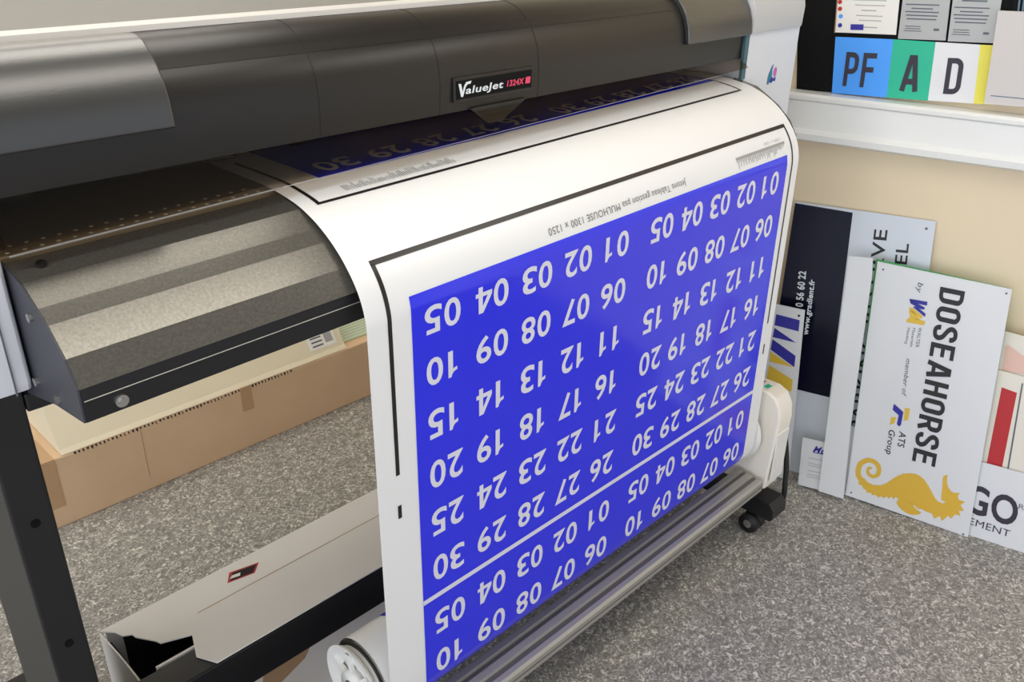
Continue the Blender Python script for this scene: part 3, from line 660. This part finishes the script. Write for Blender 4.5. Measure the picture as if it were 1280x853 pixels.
# outlines on the boards, metres along and up each board
DATA = {'A': [(-0.5884, -0.0168), (-0.218, 0.0027), (-0.3078, 0.8961), (-0.7169, 0.8828)],
 'A_dark': [(-0.6876, 0.281), (-0.486, 0.2875), (-0.5401, 0.8796), (-0.7159, 0.878)],
 'A_hole': [(-0.3282, 0.8709)],
 'B': [(-0.7055, -0.0065), (-0.5439, 0.007), (-0.6042, 0.578), (-0.7343, 0.5756)],
 'B_b1': [(-0.6879, 0.5445), (-0.6128, 0.543), (-0.6093, 0.5067), (-0.6867, 0.508)],
 'B_b2': [(-0.685, 0.4994), (-0.6095, 0.4687), (-0.6849, 0.4681)],
 'B_b3': [(-0.6836, 0.4614), (-0.6029, 0.4265), (-0.5993, 0.3889), (-0.6835, 0.426)],
 'B_hole': [(-0.6182, 0.5565)],
 'B_y1': [(-0.6835, 0.4198), (-0.6017, 0.387), (-0.679, 0.3861)],
 'B_y2': [(-0.6788, 0.3748), (-0.5954, 0.3461), (-0.5927, 0.3068), (-0.6759, 0.3075)],
 'C': [(-0.441, 0.0129), (-0.3627, 0.0135), (-0.393, 0.271), (-0.4318, 0.7326), (-0.4408, 0.7842), (-0.5085, 0.7773)],
 'Dl': [(-0.4023, -0.0023), (-0.2315, -0.0094), (-0.2686, 0.2423), (-0.4166, 0.2323)],
 'EMENT': [(-0.0085, 0.0352), (0.102, 0.034), (-0.0096, 0.0574)],
 'G': [(-0.5091, 0.005), (-0.3974, 0.0142), (-0.4134, 0.1763), (-0.5282, 0.1662)],
 'GO': [(-0.0303, 0.0762), (0.1096, 0.0713), (-0.0392, 0.1629)],
 'G_line': [(-0.4857, 0.1271), (-0.4472, 0.1312), (-0.4478, 0.134), (-0.4863, 0.1298)],
 'G_txt': [(-0.4877, 0.1301), (-0.4498, 0.134), (-0.4875, 0.1511)],
 'H': [(-0.0226, -0.0053), (0.2569, -0.0132), (0.2302, 0.2421), (-0.0477, 0.2374)],
 'K': [(-0.0173, 0.0131), (0.246, 0.0266), (0.1495, 0.5106), (-0.0893, 0.519)],
 'K_line': [(0.0182, 0.4958), (0.022, 0.4969), (0.0512, 0.2226), (0.0468, 0.2236)],
 'K_red': [(-0.0269, 0.47), (0.0137, 0.4648), (0.0327, 0.2291), (-0.0083, 0.2303)],
 'Pk': [(-0.0193, 0.0606), (0.2252, 0.1035), (0.1212, 0.6161), (-0.0609, 0.6272)],
 'Pk_pink': [(-0.0478, 0.5857), (-0.0424, 0.5912), (0.005, 0.5682), (0.0382, 0.5497), (0.0457, 0.5199), (0.0176, 0.5178), (-0.0385, 0.5138)],
 'ats': [(-0.2566, 0.2683), (-0.2517, 0.2186), (-0.2369, 0.2694)],
 'ats_b': [(-0.2911, 0.349), (-0.2598, 0.3308), (-0.2572, 0.2895), (-0.261, 0.282), (-0.269, 0.2872), (-0.2702, 0.3166), (-0.2907, 0.3289)],
 'ats_y1': [(-0.259, 0.3451), (-0.2445, 0.3465), (-0.2416, 0.3102), (-0.2523, 0.3036)],
 'ats_y2': [(-0.2893, 0.3043), (-0.2752, 0.3088), (-0.2761, 0.2881), (-0.2877, 0.2787)],
 'blackboard': [(-0.7662, 1.2075), (-0.0896, 1.2481), (-0.1455, 1.6016), (-0.815, 1.5773)],
 'by': [(-0.3083, 0.7291), (-0.3067, 0.6979), (-0.2931, 0.7301)],
 'ca': [(-0.5072, 1.2169), (-0.398, 1.2213), (-0.41, 1.3758), (-0.5192, 1.3739)],
 'ca_t': [(-0.477, 1.239), (-0.4308, 1.2413), (-0.4803, 1.3366)],
 'cd': [(-0.398, 1.2213), (-0.2825, 1.2268), (-0.2998, 1.3782), (-0.41, 1.3758)],
 'cd_t': [(-0.3639, 1.2435), (-0.3225, 1.2462), (-0.3707, 1.3383)],
 'cert': [(-0.6808, 1.3799), (-0.5148, 1.3861), (-0.5233, 1.4757), (-0.5312, 1.5397), (-0.6909, 1.54), (-0.6864, 1.4659)],
 'cert_q': [(-0.6794, 1.4616), (-0.6763, 1.4435), (-0.6708, 1.4239), (-0.6687, 1.3999), (-0.647, 1.3947), (-0.6043, 1.3979)],
 'cy': [(-0.2825, 1.2268), (-0.2404, 1.229), (-0.2588, 1.3798), (-0.2998, 1.3782)],
 'dose': [(-0.3632, 0.0075), (0.0001, 0.0003), (-0.0704, 0.7622), (-0.4312, 0.7655)],
 'dose_holes': [(-0.4107, 0.7454), (-0.081, 0.7482), (-0.3486, 0.0216), (-0.0144, 0.0054)],
 'dose_txt': [(-0.2483, 0.73), (-0.2022, 0.1846), (-0.1826, 0.7301)],
 'el': [(-0.3568, 0.7565), (-0.3647, 0.8179), (-0.3906, 0.7532)],
 'green': [(-0.3649, 0.0439), (-0.0025, -0.0017), (-0.0768, 0.7611), (-0.438, 0.7696)],
 'grey': [(-0.2554, 1.2332), (-0.0849, 1.2382), (-0.1231, 1.4697), (-0.2747, 1.4668)],
 'grey_l': [(-0.2444, 1.2573), (-0.1243, 1.2584), (-0.1237, 1.2561), (-0.2439, 1.255)],
 'group': [(-0.2864, 0.2642), (-0.2777, 0.184), (-0.2681, 0.2648)],
 'handling': [(-0.306, 0.59), (-0.3025, 0.5395), (-0.2988, 0.5904)],
 'materials': [(-0.2924, 0.5928), (-0.2871, 0.5347), (-0.2847, 0.5934)],
 'member': [(-0.2887, 0.4976), (-0.2759, 0.3792), (-0.2757, 0.4985)],
 'pf': [(-0.66, 1.2122), (-0.5072, 1.2169), (-0.5192, 1.3739), (-0.6759, 1.368)],
 'pf_t': [(-0.6339, 1.2356), (-0.5689, 1.238), (-0.6377, 1.3302)],
 'pf_t2': [(-0.5607, 1.3342)],
 'pl1': [(-0.5078, 1.3764), (-0.3867, 1.3816), (-0.4029, 1.5493), (-0.5201, 1.5477)],
 'pl2': [(-0.3807, 1.3802), (-0.2671, 1.3847), (-0.2793, 1.5514), (-0.3965, 1.5496)],
 'reg': [(0.1022, 0.1301), (0.1166, 0.1307), (0.1008, 0.1463)],
 'reserve': [(-0.368, 0.2047), (-0.4315, 0.8467), (-0.4028, 0.2045)],
 'reserve2': [(-0.4316, 0.8467), (-0.4688, 0.8427)],
 'sea_body': [(-0.3349, 0.0662), (-0.3233, 0.0844), (-0.3089, 0.0738), (-0.291, 0.0704), (-0.2702, 0.0769), (-0.256, 0.0892), (-0.2433, 0.1076),
              (-0.2303, 0.1241), (-0.2167, 0.1368), (-0.2002, 0.1443), (-0.1833, 0.1488), (-0.1697, 0.1461), (-0.1549, 0.138), (-0.1423, 0.1253),
              (-0.1288, 0.1091), (-0.1131, 0.0898), (-0.1018, 0.0825), (-0.0905, 0.0819), (-0.0824, 0.088), (-0.0966, 0.0915), (-0.0995, 0.1066),
              (-0.1029, 0.1322), (-0.1081, 0.1608), (-0.1077, 0.1685), (-0.0985, 0.1764), (-0.0973, 0.1647), (-0.094, 0.1507), (-0.0878, 0.1378),
              (-0.0795, 0.1294), (-0.0692, 0.1256), (-0.0538, 0.1307), (-0.0566, 0.1189), (-0.0511, 0.1088), (-0.0339, 0.1085), (-0.0428, 0.0936),
              (-0.0299, 0.0787), (-0.0429, 0.0744), (-0.0348, 0.0602), (-0.0504, 0.0599), (-0.057, 0.041), (-0.0668, 0.0488), (-0.0788, 0.0253),
              (-0.0884, 0.0391), (-0.1011, 0.0244), (-0.1107, 0.0382), (-0.1288, 0.039), (-0.1409, 0.0422), (-0.1499, 0.0387), (-0.1595, 0.0448),
              (-0.1717, 0.048), (-0.1806, 0.0505), (-0.1893, 0.0452), (-0.198, 0.0398), (-0.2147, 0.0394), (-0.2105, 0.0509), (-0.2197, 0.0545),
              (-0.2242, 0.0445), (-0.2323, 0.0506), (-0.2388, 0.0421), (-0.245, 0.047), (-0.253, 0.0376), (-0.2608, 0.0418), (-0.2677, 0.0344),
              (-0.2758, 0.0401), (-0.2868, 0.036), (-0.2916, 0.0422), (-0.3046, 0.0381), (-0.308, 0.0461), (-0.3172, 0.0487), (-0.3225, 0.0568),
              (-0.3329, 0.0569)],
 'sea_coil': [((-0.3287, 0.0745), 0.0164), ((-0.3407, 0.0881), 0.0157), ((-0.3445, 0.1106), 0.0157), ((-0.3401, 0.13), 0.0157),
              ((-0.3259, 0.1441), 0.0157), ((-0.3096, 0.1475), 0.015), ((-0.2938, 0.1405), 0.0144), ((-0.2858, 0.1257), 0.0137),
              ((-0.2865, 0.1077), 0.013), ((-0.297, 0.098), 0.0116), ((-0.3095, 0.1002), 0.0109), ((-0.3169, 0.1106), 0.0096),
              ((-0.3143, 0.1222), 0.0082), ((-0.3067, 0.1221), 0.0062)],
 'sea_fin': [(-0.216, 0.0381), (-0.2015, 0.0405), (-0.1894, 0.0459), (-0.1801, 0.0558), (-0.1702, 0.0485), (-0.1578, 0.0375), (-0.139, 0.0299),
             (-0.1445, 0.0222), (-0.1621, 0.013), (-0.1788, 0.0136), (-0.195, 0.0192), (-0.2072, 0.0284)],
 'stripe': [(-0.2435, 1.4654), (-0.2108, 1.4658), (-0.2203, 1.5471), (-0.2547, 1.549)],
 'tel': [(-0.6278, 0.5578), (-0.6403, 0.6733), (-0.6499, 0.5553)],
 'walter': [(-0.278, 0.5983), (-0.2727, 0.5368), (-0.2681, 0.599)],
 'wm_b1': [(-0.3209, 0.6762), (-0.2715, 0.6783), (-0.2702, 0.6669), (-0.3163, 0.6669)],
 'wm_b2': [(-0.3194, 0.6724), (-0.3072, 0.6711), (-0.2741, 0.6598), (-0.2751, 0.6536), (-0.2858, 0.6528), (-0.3148, 0.6631)],
 'wm_b3': [(-0.3064, 0.654), (-0.298, 0.6585), (-0.2682, 0.6425), (-0.2677, 0.6323)],
 'wm_y1': [(-0.3173, 0.6493), (-0.3074, 0.6517), (-0.2735, 0.6332), (-0.276, 0.6239), (-0.3095, 0.64)],
 'wm_y2': [(-0.3152, 0.6123), (-0.3057, 0.6235), (-0.2636, 0.6201), (-0.2645, 0.6076), (-0.3126, 0.6049)],
 'wm_y3': [(-0.3147, 0.6422), (-0.3039, 0.6431), (-0.2786, 0.6215), (-0.2886, 0.6173), (-0.3068, 0.6214)],
 'www': [(-0.5937, 0.4708), (-0.6077, 0.652), (-0.6103, 0.4716)]}
# ------------------------------------------------------------------ sign boards leaning on the wall, cards on the trunking
D = DATA
def slab(name, key, off, lean, th, m, label, cat, group=None):
    bm = NB(); pts = D[key]
    F = [bm.verts.new(wall_pt(u, v, off, lean, 0)) for u, v in pts]; B = [bm.verts.new(wall_pt(u, v, off, lean, -th)) for u, v in pts]
    bm.faces.new(F); bm.faces.new(B[::-1])
    for i in range(len(pts)): bm.faces.new((F[i], B[i], B[(i + 1) % len(pts)], F[(i + 1) % len(pts)]))
    bmesh.ops.recalc_face_normals(bm, faces=bm.faces[:])
    o = build(name, bm, m); tag(o, label, cat, group); o['off'] = off; o['lean'] = lean; return o
def shape(par, name, keys, m, h=.0008):
    bm = NB()
    for k in ([keys] if isinstance(keys, str) else keys):
        f = face(bm, [wall_pt(u, v, par['off'], par['lean'], h) for u, v in D[k]])
    bmesh.ops.triangulate(bm, faces=bm.faces[:])
    return build(name, bm, m, par)
def aff(par, p0, p1, pc, h=.0010):
    return lambda t, y, k=0: wall_pt(p0[0] + (p1[0] - p0[0]) * t + (pc[0] - p0[0]) * y, p0[1] + (p1[1] - p0[1]) * t + (pc[1] - p0[1]) * y, par['off'], par['lean'], h + .0003 * k)
def text(par, name, body, key, m, bold=0.0, shear=0.0, h=.0010):
    bm = NB(); p0, p1, pc = D[key][:3]; put_text(bm, body, aff(par, p0, p1, pc, h), bold, shear); return build(name, bm, m, par)
def dots(par, name, pts, r, m, h=.0009):
    for u, v in pts:
        bm = NB(); face(bm, [wall_pt(u + r * math.cos(t), v + r * math.sin(t), par['off'], par['lean'], h) for t in (k * math.pi / 6 for k in range(12))]); build(name, bm, m, par)
# tall board with navy field
a = slab('sign_board', 'A', .05, 9, .004, 'board_b', 'tall white sign with a navy panel and PARKING RESERVE along it, against the wall', 'sign board')
shape(a, 'navy_panel', 'A_dark', 'navy')
p0, _, _ = D['reserve']; r1, rc = D['reserve2']
bm = NB(); put_text(bm, 'PARKING RESERVE', aff(a, p0, r1, (p0[0] + rc[0] - r1[0], p0[1] + rc[1] - r1[1])), .012); build('lettering', bm, 'text_k', a)
text(a, 'lettering', 'EL', 'el', 'text_k', .012)
text(a, 'lettering', '0 56 60 22', 'tel', 'text_w', .03, h=.0014)
text(a, 'lettering', 'www.gradient.fr', 'www', 'text_w', .03, h=.0014)
dots(a, 'screw_hole', D['A_hole'], .004, 'text_g')
b = slab('sign_board', 'B', -.02, 9, .004, 'board', 'narrow white sign with a blue and yellow W emblem, half hidden behind the printed sheet', 'sign board')
shape(b, 'emblem', ['B_b1', 'B_b2', 'B_b3'], 'logo_blue'); shape(b, 'emblem', ['B_y1', 'B_y2'], 'logo_yel'); dots(b, 'screw_hole', D['B_hole'], .004, 'text_k')
slab('blank_board', 'C', -.036, 9, .003, 'board', 'plain pale board between the navy panelled sign and the golden seahorse sign', 'sign board')
slab('blank_board', 'Dl', .012, 9, .003, 'board', 'low plain white board peeping out at the lower left of the golden seahorse sign', 'sign board')
g = slab('small_card', 'G', -.026, 12, .002, 'board', 'small white card with blue writing standing on the floor at the foot of the signs', 'card')
text(g, 'lettering', 'Me', 'G_txt', 'logo_blue', .02, .3)
bm = NB()
for k, (y0, w) in enumerate(((.105, .05), (.088, .07), (.080, .06), (.062, .05), (.050, .07), (.042, .065))):
    face(bm, [wall_pt(u, v, g['off'], g['lean'], .0009) for u, v in ((-.495 + .006 * k / 5, y0), (-.495 + w, y0 + .006), (-.495 + w, y0 + .008), (-.495 + .006 * k / 5, y0 + .002))])
build('small_print', bm, 'silver', g); shape(g, 'underline', 'G_line', 'logo_blue')
gr = slab('green_sheet', 'green', .006, 9, .003, 'green_edge', 'green sheet showing as a thin edge behind the golden seahorse sign', 'sheet')
ds = slab('sign_board', 'dose', 0, 9, .004, 'board', 'white sign with a golden seahorse and tall black lettering, leaning in front of the others', 'sign board')
bm = NB(); put_condensed(bm, 'DOSEAHORSE', aff(ds, *D['dose_txt']), .16, .10); build('lettering', bm, 'text_k', ds)
text(ds, 'small_lettering', 'by', 'by', 'text_g', .004, .2)
shape(ds, 'emblem', ['wm_b1', 'wm_b2', 'wm_b3'], 'logo_blue', .0012); shape(ds, 'emblem', ['wm_y1', 'wm_y2', 'wm_y3'], 'logo_yel')
text(ds, 'small_lettering', 'WALTER', 'walter', 'text_g'); text(ds, 'small_lettering', 'Materials', 'materials', 'text_g'); text(ds, 'small_lettering', 'Handling', 'handling', 'text_g')
text(ds, 'small_lettering', 'member of', 'member', 'text_g', .004, .25)
text(ds, 'small_lettering', 'ATS', 'ats', 'text_k', .01, .1); text(ds, 'small_lettering', 'Group', 'group', 'text_k', .01, .1)
shape(ds, 'emblem', 'ats_b', 'logo_blue', .0012); shape(ds, 'emblem', ['ats_y1', 'ats_y2'], 'logo_yel')
sh = shape(ds, 'seahorse', ['sea_body', 'sea_fin'], 'gold')
bm = NB()
cl = D['sea_coil']; cp = catmull([(p[0], p[1], w) for p, w in cl], 6); rows = []
for i, q in enumerate(cp):
    t = (cp[min(i + 1, len(cp) - 1)] - cp[max(i - 1, 0)]); t.z = 0; t.normalize(); nn = Vector((-t.y, t.x, 0)) * q.z / 2
    rows.append([bm.verts.new(wall_pt(q.x + s * nn.x, q.y + s * nn.y, 0, 9, .0010)) for s in (-1, 1)])
for r0, r1_ in zip(rows, rows[1:]): bm.faces.new((r0[0], r0[1], r1_[1], r1_[0]))
build('curled_tail', bm, 'gold', ds)
dots(ds, 'screw_hole', D['dose_holes'], .003, 'text_g')
h = slab('sign_board', 'H', .014, 9, .004, 'board', 'low white sign with big dark purple letters, right of the golden seahorse sign', 'sign board')
text(h, 'lettering', 'GO', 'GO', 'purple', .025); text(h, 'lettering', 'EMENT', 'EMENT', 'purple'); 
ring = [(.1105 + .0085 * math.cos(t), .1385 + .0085 * math.sin(t)) for t in (q * math.pi / 12 for q in range(24))]
text(h, 'lettering', 'R', 'reg', 'text_g')
k = slab('sign_board', 'K', .026, 9, .004, 'board_c', 'cream sign with an upright red bar, behind the sign with dark purple letters', 'sign board')
shape(k, 'red_bar', 'K_red', 'red'); shape(k, 'thin_line', 'K_line', 'text_g')
pk = slab('sign_board', 'Pk', .040, 9, .004, 'board_c', 'cream sign with a pink shape, rearmost behind the sign with the red bar', 'sign board')
shape(pk, 'pink_shape', 'Pk_pink', 'pink')
# board and cards above the trunking
O = .183
bb = slab('black_board', 'blackboard', .192, 0, .006, 'boardblack', 'black board on the wall above the white trunking', 'board')
c = slab('letter_card', 'pf', O, 0, .003, 'c_blue', 'light blue card with black letters PF standing on the trunking', 'card', 'coloured letter cards on the trunking')
p0, p1, pc = D['pf_t']; tu = (D['pf_t2'][0][0] - pc[0])
bm = NB(); put_condensed(bm, 'PF', aff(c, p0, (p1[0] + .020, p1[1] + .001), pc), .15, .14); build('letter', bm, 'purple', c)
c = slab('letter_card', 'ca', O, 0, .003, 'c_green', 'green card with a black letter A standing on the trunking', 'card', 'coloured letter cards on the trunking')
bm = NB(); put_condensed(bm, 'A', aff(c, *D['ca_t']), .16); build('letter', bm, 'purple', c)
c = slab('letter_card', 'cd', O, 0, .003, 'c_white', 'white card with a black letter D standing on the trunking', 'card', 'coloured letter cards on the trunking')
bm = NB(); put_condensed(bm, 'D', aff(c, *D['cd_t']), .15); build('letter', bm, 'purple', c)
slab('letter_card', 'cy', O, 0, .003, 'c_yel', 'yellow card partly hidden behind the warm grey panel on the trunking', 'card', 'coloured letter cards on the trunking')
ce = slab('certificate', 'cert', O, 0, .003, 'label_w', 'white certificate with red and blue round marks above the PF card', 'certificate')
q = D['cert_q']
dots(ce, 'round_mark', q[:1], .006, 'red'); dots(ce, 'round_mark', q[1:2], .006, 'red'); dots(ce, 'round_mark', q[2:3], .006, 'c_blue'); dots(ce, 'round_mark', q[3:4], .006, 'logo_blue')
def lines(par, u0, rows_, m='text_g'):
    bm = NB()
    for uc, v, w, hh in rows_:
        s = -.12 * (v - u0[1])
        face(bm, [wall_pt(uc + s - w / 2, v, par['off'], par['lean'], .0008), wall_pt(uc + s + w / 2, v + w * .03, par['off'], par['lean'], .0008), wall_pt(uc + s + w / 2, v + hh + w * .03, par['off'], par['lean'], .0008), wall_pt(uc + s - w / 2, v + hh, par['off'], par['lean'], .0008)])
    return build('small_print', bm, m, par)
lines(ce, (-.6, 1.38), [(-.59, 1.398, .05, .003), (-.585, 1.416, .06, .0025), (-.588, 1.428, .07, .0025), (-.59, 1.442, .04, .003), (-.588, 1.455, .08, .0025), (-.59, 1.468, .09, .0025), (-.59, 1.478, .08, .0025)], 'silver')
bm = NB(); face(bm, [wall_pt(u, v, O, 0, .0010) for u, v in ((-.638, 1.390), (-.603, 1.392), (-.605, 1.407), (-.640, 1.405))]); build('seal', bm, 'logo_blue', ce)
bm = NB(); face(bm, [wall_pt(u, v, O, 0, .0012) for u, v in ((-.6815, 1.3785), (-.6785, 1.3785), (-.6925, 1.54), (-.6955, 1.54))]); build('tan_edge', bm, 'tan', ce)
for key, lab, u0 in (('pl1', 'silver plaque with small print above the green A card', -.447), ('pl2', 'silver plaque with small print above the white D card', -.325)):
    q = slab('plaque', key, O, 0, .004, 'silver', lab, 'plaque', 'silver plaques on the black board')
    lines(q, (u0, 1.38), [(u0 - .005, 1.4285, .075, .003), (u0 - .005, 1.4375, .08, .003), (u0 - .005, 1.4465, .085, .003), (u0 - .005, 1.4555, .055, .003), (u0 - .005, 1.465, .085, .003), (u0, 1.482, .06, .004), (u0 - .025, 1.398, .045, .002), (u0 - .025, 1.404, .04, .002), (u0 - .025, 1.410, .04, .002), (u0 + .035, 1.404, .014, .006)], 'text_g')
gp = slab('grey_panel', 'grey', .160, 0, .010, 'panelgrey', 'plain warm grey panel standing on the trunking in front of the yellow card', 'panel')
shape(gp, 'printed_line', 'grey_l', 'stripe_b')
st = slab('striped_card', 'stripe', .175, 0, .003, 'boardblack', 'black card with pale blue stripes above the warm grey panel', 'card')
bm = NB()
for i in range(3):
    u = -.232 + i * .010; face(bm, [wall_pt(u, 1.4656, .175, 0, .0008), wall_pt(u + .004, 1.4656, .175, 0, .0008), wall_pt(u - .006, 1.547, .175, 0, .0008), wall_pt(u - .010, 1.547, .175, 0, .0008)])
build('stripes', bm, 'stripe_b', st)
